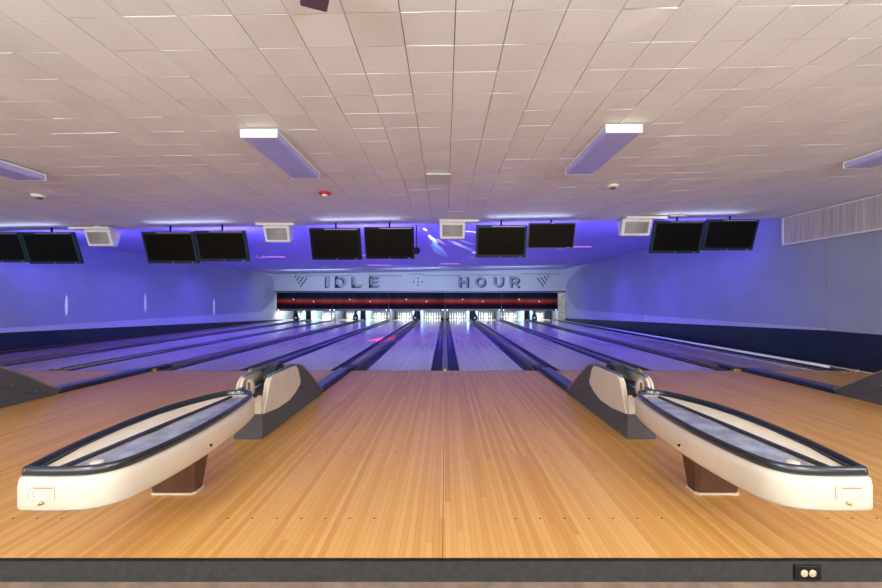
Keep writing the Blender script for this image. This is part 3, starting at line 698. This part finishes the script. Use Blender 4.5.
    # track cover on the approach from the ramp to the foul line
    b = MB(); b.prism([(cx-0.11, 0.0005), (cx+0.11, 0.0005), (cx+0.105, 0.042), (cx+0.075, 0.058), (cx-0.075, 0.058), (cx-0.105, 0.042)], 'y', 5.18, 6.80)
    tcov = b.build('track_cover', M['raildark'], root)
    b = MB(); b.prism([(cx-0.078, 0.0585), (cx+0.078, 0.0585), (cx+0.068, 0.066), (cx-0.068, 0.066)], 'y', 5.18, 6.78)
    b.build('cover_strip', M['rail'], tcov)
    return root
r1 = ball_return(1, -1.605, 'cream and black ball return left of the middle, on a brown pedestal')
r2 = ball_return(-1, 1.605, 'cream and black ball return right of the middle, on a brown pedestal')
r0 = copy_tree(r1); r0.location.x = -4.86; r0['label'] = 'ball return at the left edge, only its charcoal ramp end in view'
r3 = copy_tree(r2); r3.location.x = 4.91; r3['label'] = 'ball return at the right edge, only its charcoal ramp end in view'

# ---------------------------------------------------------------- televisions
def tv(px, ytop, ybot, wpx, label, frame, scr_in=0.045, yaw=0.0, d=8.0, ftone=None):
    s = 416/d
    X = (px-445)/s; zt = H+(300-ytop)/s; tilt = math.radians(19)
    wid = wpx/s
    # bottom edge leans away; find height so that its image lands on ybot
    h = 0.62
    for _ in range(30):
        yb = d+h*math.sin(tilt); zb = zt-h*math.cos(tilt); y_ = 300-(zb-H)*416/yb
        h += (ybot-y_)*0.01
    root = empty('television', (X, d, zt)); root.rotation_euler = (0, 0, yaw); tag(root, label, 'television', 'televisions hung over the foul line')
    R = Matrix.Rotation(tilt, 4, 'X')
    T = scr_in*0.9
    b = MB(); b.box(-wid/2, wid/2, 0, 0.07, -h, 0); b.build('housing', frame, root, bevel=0.008, xf=R)
    b = MB(); b.box(-wid/2+T, wid/2-T, -0.004, -0.0005, -h+T*1.3, -T); b.build('screen', M['screen'], root, xf=R)
    b = MB(); b.box(wid/2-0.13, wid/2-0.09, -0.003, -0.0005, -h+0.014, -h+0.026); b.lathe([(0.0, -0.004), (0.010, -0.0035), (0.011, -0.0005)], (0, 0, -h+0.02), 10, axis='y'); b.build('logo_badge', M['silver'], root, xf=R)
    b = MB(); b.box(-wid/2+0.30, wid/2-0.05, -0.004, -0.0005, -0.022, -0.010) if scr_in > 0.03 else b.box(-0.02, 0.02, -0.004, -0.0005, -0.014, -0.006)
    b.build('top_strip', M['silver'], root, xf=R)
    zc = cz(X)-0.006-zt
    b = MB(); b.box(-0.09, 0.09, 0.12, 0.14, -0.34, -0.16)
    b.tube([(0, 0.125, -0.22), (0, 0.115, zc)], 0.018, 8)
    b.build('ceiling_mount', M['black'], root)
    return root
tvs = [(-8, 232.5, 262.5, 53, 'left television of the pair at the far left edge', 'tvframe', 0.05),
       (46, 232.5, 264, 53, 'right television of the pair at the far left edge', 'tvframe', 0.05),
       (166.5, 232, 263.5, 52, 'left television of the pair before the left wall', 'tvframe', 0.05),
       (219, 231, 261.5, 51, 'right television of the pair before the left wall', 'tvframe', 0.05),
       (334.3, 228.5, 260, 51, 'left television of the pair above the word IDLE', 'black', 0.045),
       (388.7, 227.5, 259, 50, 'right television of the pair above the word IDLE', 'black', 0.04),
       (502, 225.5, 257.5, 51.5, 'thick framed television above the word HOUR, left of the pair', 'tvframe', 0.05),
       (552.5, 223, 248.5, 47, 'thin framed television above the word HOUR, right of the pair', 'tvgrey', 0.02),
       (680.5, 221, 253.5, 51, 'left television of the pair before the right wall', 'tvframe', 0.05),
       (734, 219.5, 250.5, 52, 'right television of the pair before the right wall', 'tvframe', 0.05)]
for px, a, c, wp, lab, fr, si in tvs:
    tv(px, a, c, wp, 'black screened '+lab, M[fr], si, d=8.0 if px > 0 else 8.0)

# ---------------------------------------------------------------- grille boxes on the ceiling edge
def vent(px, py, plx, label, wpx=26):
    d = 7.95; s = 416/d; X = (px-445)/s
    CZv = cz(X); root = empty('vent_box', (X, d, CZv)); tag(root, label, 'vent box', 'white grille boxes at the ceiling edge')
    zt = min(H+(300-py)/s-CZv, -0.06)
    w2 = wpx/s/2
    dz = 0.30
    b = MB()
    f = [(-w2, 0, zt), (w2, 0, zt), (w2*0.97, 0.11, zt-dz), (-w2*0.97, 0.11, zt-dz)]
    k = [(-w2, 0.32, zt), (w2, 0.32, zt), (w2*0.97, 0.22, zt-dz), (-w2*0.97, 0.22, zt-dz)]
    b.loft([f, k], smooth=False); b.build('housing', M['white'], root, bevel=0.012)
    def P(u, v, o): return (u*w2, 0.11*v-o*0.94, zt-dz*v-o*0.34)
    b = MB(); b.loft([[P(-0.78, 0.16, 0.001), P(0.78, 0.16, 0.001), P(0.78, 0.86, 0.001), P(-0.78, 0.86, 0.001)], [P(-0.78, 0.16, 0.006), P(0.78, 0.16, 0.006), P(0.78, 0.86, 0.006), P(-0.78, 0.86, 0.006)]], smooth=False)
    g = b.build('grille', M['grille'], root)
    b = MB()
    for q in range(9):
        v = 0.2+0.6*q/8; b.tube([P(-0.76, v, 0.008), P(0.76, v, 0.008)], 0.004, 5)
    b.build('louvre', M['silver'], g)
    X0, X1 = (plx[0]-px)/s, (plx[1]-px)/s
    b = MB(); b.box(X0, X1, -0.03, 0.15, zt+0.002, zt+0.05); b.build('mounting_plate', M['white'], root, bevel=0.004)
    if zt+0.05 < -0.012:
        b = MB(); b.box(-0.05, 0.05, 0.02, 0.10, zt+0.05, -0.006); b.build('bracket', M['white'], root)
vent(96, 229.5, (69.5, 109), 'white grille box on the ceiling near the left edge')
vent(275.5, 225.5, (256, 294), 'white grille box on the ceiling left of the screens above IDLE')
vent(452.5, 222, (439.5, 479), 'white grille box at the middle of the ceiling edge')
vent(638, 218.5, (626, 667), 'white grille box on the ceiling left of the screens before the right wall', 30)

# ---------------------------------------------------------------- ceiling fixtures
def ceiling_light(X, y0, y1, label):
    root = empty('ceiling_light', (X, y0, cz(X)-0.003)); tag(root, label, 'ceiling light', 'troffer lights under the low ceiling')
    L_ = y1-y0; w2 = 0.165
    b = MB(); b.box(-w2, w2, 0.0, 0.012, -0.085, -0.006); b.build('end_cap', M['white'], root, bevel=0.003)
    b = MB(); b.box(-w2, w2, L_-0.012, L_, -0.085, -0.006); b.build('end_cap', M['white'], root, bevel=0.003)
    b = MB(); b.box(-w2+0.004, w2-0.004, 0.012, L_-0.012, -0.03, -0.006); b.build('housing', M['white'], root)
    pr = [(-w2+0.006, -0.031), (w2-0.006, -0.031), (w2-0.004, -0.070), (w2-0.02, -0.083), (-w2+0.02, -0.083), (-w2+0.004, -0.070)]
    b = MB(); b.prism(pr, 'y', 0.0125, L_-0.0125); b.build('lens', M['lens'], root)
ceiling_light(-1.64, 3.66, 4.92, 'wraparound ceiling light left of the middle')
ceiling_light(1.59, 3.69, 4.94, 'wraparound ceiling light right of the middle')
ceiling_light(-4.77, 3.55, 4.81, 'wraparound ceiling light cut by the left edge')
ceiling_light(4.83, 3.62, 4.88, 'wraparound ceiling light cut by the right edge')
def detector(X, Y, m1, m2, r, label, cat='smoke detector', name='smoke_detector'):
    root = empty(name, (X, Y, cz(X)-0.003)); tag(root, label, cat)
    b = MB(); b.lathe([(0.0, -0.002), (r, -0.002), (r*1.02, -0.018), (r*0.8, -0.034), (0.0, -0.034)], (0, 0, 0), 20); b.build('base', m1, root)
    b = MB(); b.lathe([(0.0, -0.0345), (r*0.5, -0.0345), (r*0.42, -0.055), (0.0, -0.058)], (0, 0, 0), 16); b.build('sensor_dome', m2, root)
detector(-1.69, 5.85, M['red'], M['white'], 0.085, 'round red fire alarm with a clear strobe on the ceiling', 'fire alarm', 'fire_alarm')
detector(-5.60, 5.74, M['white'], M['tvgrey'], 0.085, 'round white smoke detector on the ceiling near the left edge')
detector(2.31, 5.72, M['creamedge'], M['tvgrey'], 0.075, 'round white smoke detector on the ceiling right of the middle')
b = MB(); b.box(-0.15, 0.15, -0.21, 0.21, -0.022, -0.005); o = b.build('ceiling_cover', M['grillepale'], bevel=0.004); o.location = (-0.08, 5.26, CZ); tag(o, 'square white cover plate at the middle of the ceiling', 'cover plate')
# dark speaker near the top of the view
root = empty('ceiling_speaker', (-0.598, 1.925, CZ-0.012), math.radians(23)); tag(root, 'dark plum tilted box speaker hanging at the top edge', 'speaker')
b = MB(); b.box(-0.063, 0.063, -0.10, 0.10, -0.125, -0.06); b.build('cabinet', M['boxdark'], root, bevel=0.006)
b = MB(); b.tube([(0, 0, -0.07), (0, 0, -0.004)], 0.015, 8); b.lathe([(0.0, -0.008), (0.04, -0.008), (0.04, -0.003), (0.0, -0.003)], (0, 0, 0), 12); b.build('mount', M['black'], root)
# beige board over the right televisions
b = MB(); b.prism([(-0.14, -0.11), (0.16, -0.11), (0.30, 0.10), (0.0, 0.10)], 'z', -0.02, -0.004); o = b.build('ceiling_patch', M['beige']); o.location = (4.38, 7.95, cz(4.3)-0.004); tag(o, 'small beige board patch above the right hand televisions', 'board')
# disco light behind the second pair
DL = (-0.60, 8.75, 2.20)
root = empty('disco_light', DL); tag(root, 'small black effect light hanging beside the televisions above IDLE', 'effect light')
b = MB(); b.lathe([(0.0, -0.09), (0.05, -0.09), (0.075, -0.05), (0.08, 0.03), (0.05, 0.07), (0.0, 0.075)], (0, 0, 0), 14, axis='y'); b.build('lamp_head', M['black'], root)
b = MB(); b.lathe([(0.0, 0.085), (0.04, 0.082), (0.045, 0.0755)], (0, 0, 0), 14, axis='y'); b.build('lens', M['chrome'], root)
b = MB(); b.tube([(0, 0, 0.075), (0, 0, cz2(DL[0])-DL[2]-0.002)], 0.012, 8); b.build('bracket', M['black'], root)
# blacklight tubes
for j, (X, Y, L_) in enumerate(((-6.0, 14.5, 0.85), (-2.9, 14.5, 1.0), (1.4, 14.3, 1.0), (4.15, 13.1, 0.95), (-2.9, 18.5, 1.05), (0.2, 18.5, 0.9))):
    root = empty('blacklight_fixture', (X, Y, cz2(X)-0.008)); tag(root, 'slim pinkish violet blacklight tube on the lane ceiling, ' + ['nearest the left wall', 'hidden behind the televisions above IDLE', 'behind the thick framed television', 'nearest the right wall', 'just above the letter E', 'above the header middle'][j], 'blacklight', 'blacklight tubes on the lane ceiling')
    b = MB(); b.box(-L_/2, L_/2, 0.02, 0.07, -0.035, -0.001); b.build('housing', M['masktrim'], root)
    b = MB(); b.tube([(-L_/2+0.02, 0.0, -0.02), (L_/2-0.02, 0.0, -0.02)], 0.013, 8); b.build('tube', M['tube'], root)
# white bent hooks on the lane ceiling
for j, (px, py) in enumerate(((260, 254), (326, 266), (443, 266), (511, 266), (571, 265), (559.5, 250.5))):
    s = (300-py)/1.56; X = (px-445)/s; Y = 416/s
    b = MB(); pts = [(0.12*k_, 0, z) for k_, z in ((-1.0, -0.002), (-1.0, -0.05), (-0.6, -0.085), (0.2, -0.09), (0.8, -0.06), (1.0, -0.002))]
    b.tube(pts, 0.014, 6); o = b.build('cable_hook', M['white']); o.location = (X, Y, cz2(X)-0.001)
    tag(o, 'white bent conduit hook on the lane ceiling, ' + ['near the left wall panel', 'above the letters I and D', 'above the header middle', 'above the letter R', 'above the right pilaster', 'under the thin framed television'][j], 'hook', 'white hooks on the lane ceiling')

# ---------------------------------------------------------------- outlet in the riser
root = empty('power_outlet', (0.0, EDGE-0.012, 0)); 
sc = 416/(EDGE-0.02); X = (808-445)/sc; zc = H-(573-300)/sc
root.location = (X, EDGE-0.0125, zc); tag(root, 'black power outlet with two cream sockets in the grey riser', 'power outlet')
b = MB(); b.box(-0.060, 0.060, -0.010, 0.0, -0.034, 0.034); b.build('cover_plate', M['plate'], root, bevel=0.004)
for x in (-0.0185, 0.0185):
    b = MB(); b.lathe([(0.0, -0.0125), (0.015, -0.0125), (0.0165, -0.0102)], (x, 0, 0.0), 16, axis='y'); so = b.build('socket', M['outlet'], root)
    b = MB(); b.box(x-0.006, x-0.001, -0.0134, -0.0127, 0.004, 0.006); b.box(x-0.007, x-0.001, -0.0134, -0.0127, -0.007, -0.004); b.lathe([(0.0, -0.0134), (0.0022, -0.0134), (0.0022, -0.0127)], (x+0.008, 0, 0.0), 8, axis='y'); b.build('slots', M['black'], so)

# ---------------------------------------------------------------- coloured effect beams thrown by the disco light
D = Vector(DL)+Vector((0, 0.1, 0))
def ceil_pt(px, py): s = (300-py)/1.63; return ((px-445)/s, 416/s, cz2((px-445)/s))
for px, py, col, p, a in ((432, 238, (0.8, 0.9, 1.0), 26, 5), (438, 247, (0.5, 0.95, 1.0), 26, 4), (440, 241, (1.0, 0.75, 0.8), 14, 3), (455, 244, (1.0, 0.7, 0.9), 12, 3), (462, 246, (0.6, 0.95, 1.0), 26, 3.5),
                           (425, 229, (1.0, 0.9, 0.8), 14, 5), (436, 250, (0.3, 0.9, 1.0), 20, 3), (468, 243, (1.0, 0.6, 0.9), 16, 2.5), (470, 232, (1.0, 0.85, 0.9), 20, 4)):
    spot('effect_beam', D, ceil_pt(px, py), p*90, col, a*2.2, 0.28, 1.0)
spot('effect_beam', (3.4, 9.2, 2.3), ceil_pt(625, 244), 200, (0.9, 0.8, 1.0), 14, 1.0, 0.08)
spot('effect_beam', (-3.6, 9.4, 2.3), ceil_pt(296, 236), 120, (0.9, 0.8, 1.0), 14, 1.0, 0.1)
for px, y0, y1, col, p in ((66, 293, 318, (0.9, 0.8, 1.0), 120), (145, 292, 314, (0.95, 0.9, 1.0), 120), (214, 296, 318, (0.9, 0.85, 1.0), 190)):
    s = (445-px)/9.7; spot('effect_beam', D, (XL, 416/s, H-((y0+y1)/2-300)/s), p*22, col, 3.6, 0.16, 1.0)
for px, y0, y1, col, p in ((646, 312, 331, (0.6, 0.5, 1.0), 120), (704, 318, 341, (0.4, 0.25, 1.0), 120)):
    s = (px-445)/6.85; spot('effect_beam', D, (XR, 416/s, H-((y0+y1)/2-300)/s), p*18, col, 3.6, 0.16, 1.0)
spot('effect_beam', (-2.2, 9.5, 2.6), (-1.78, 12.2, 0.0), 4200, (1.0, 0.04, 0.03), 13)
spot('effect_beam', (0.3, 9.5, 2.6), (0.0, 13.0, 0.0), 500, (1.0, 0.12, 0.05), 9)
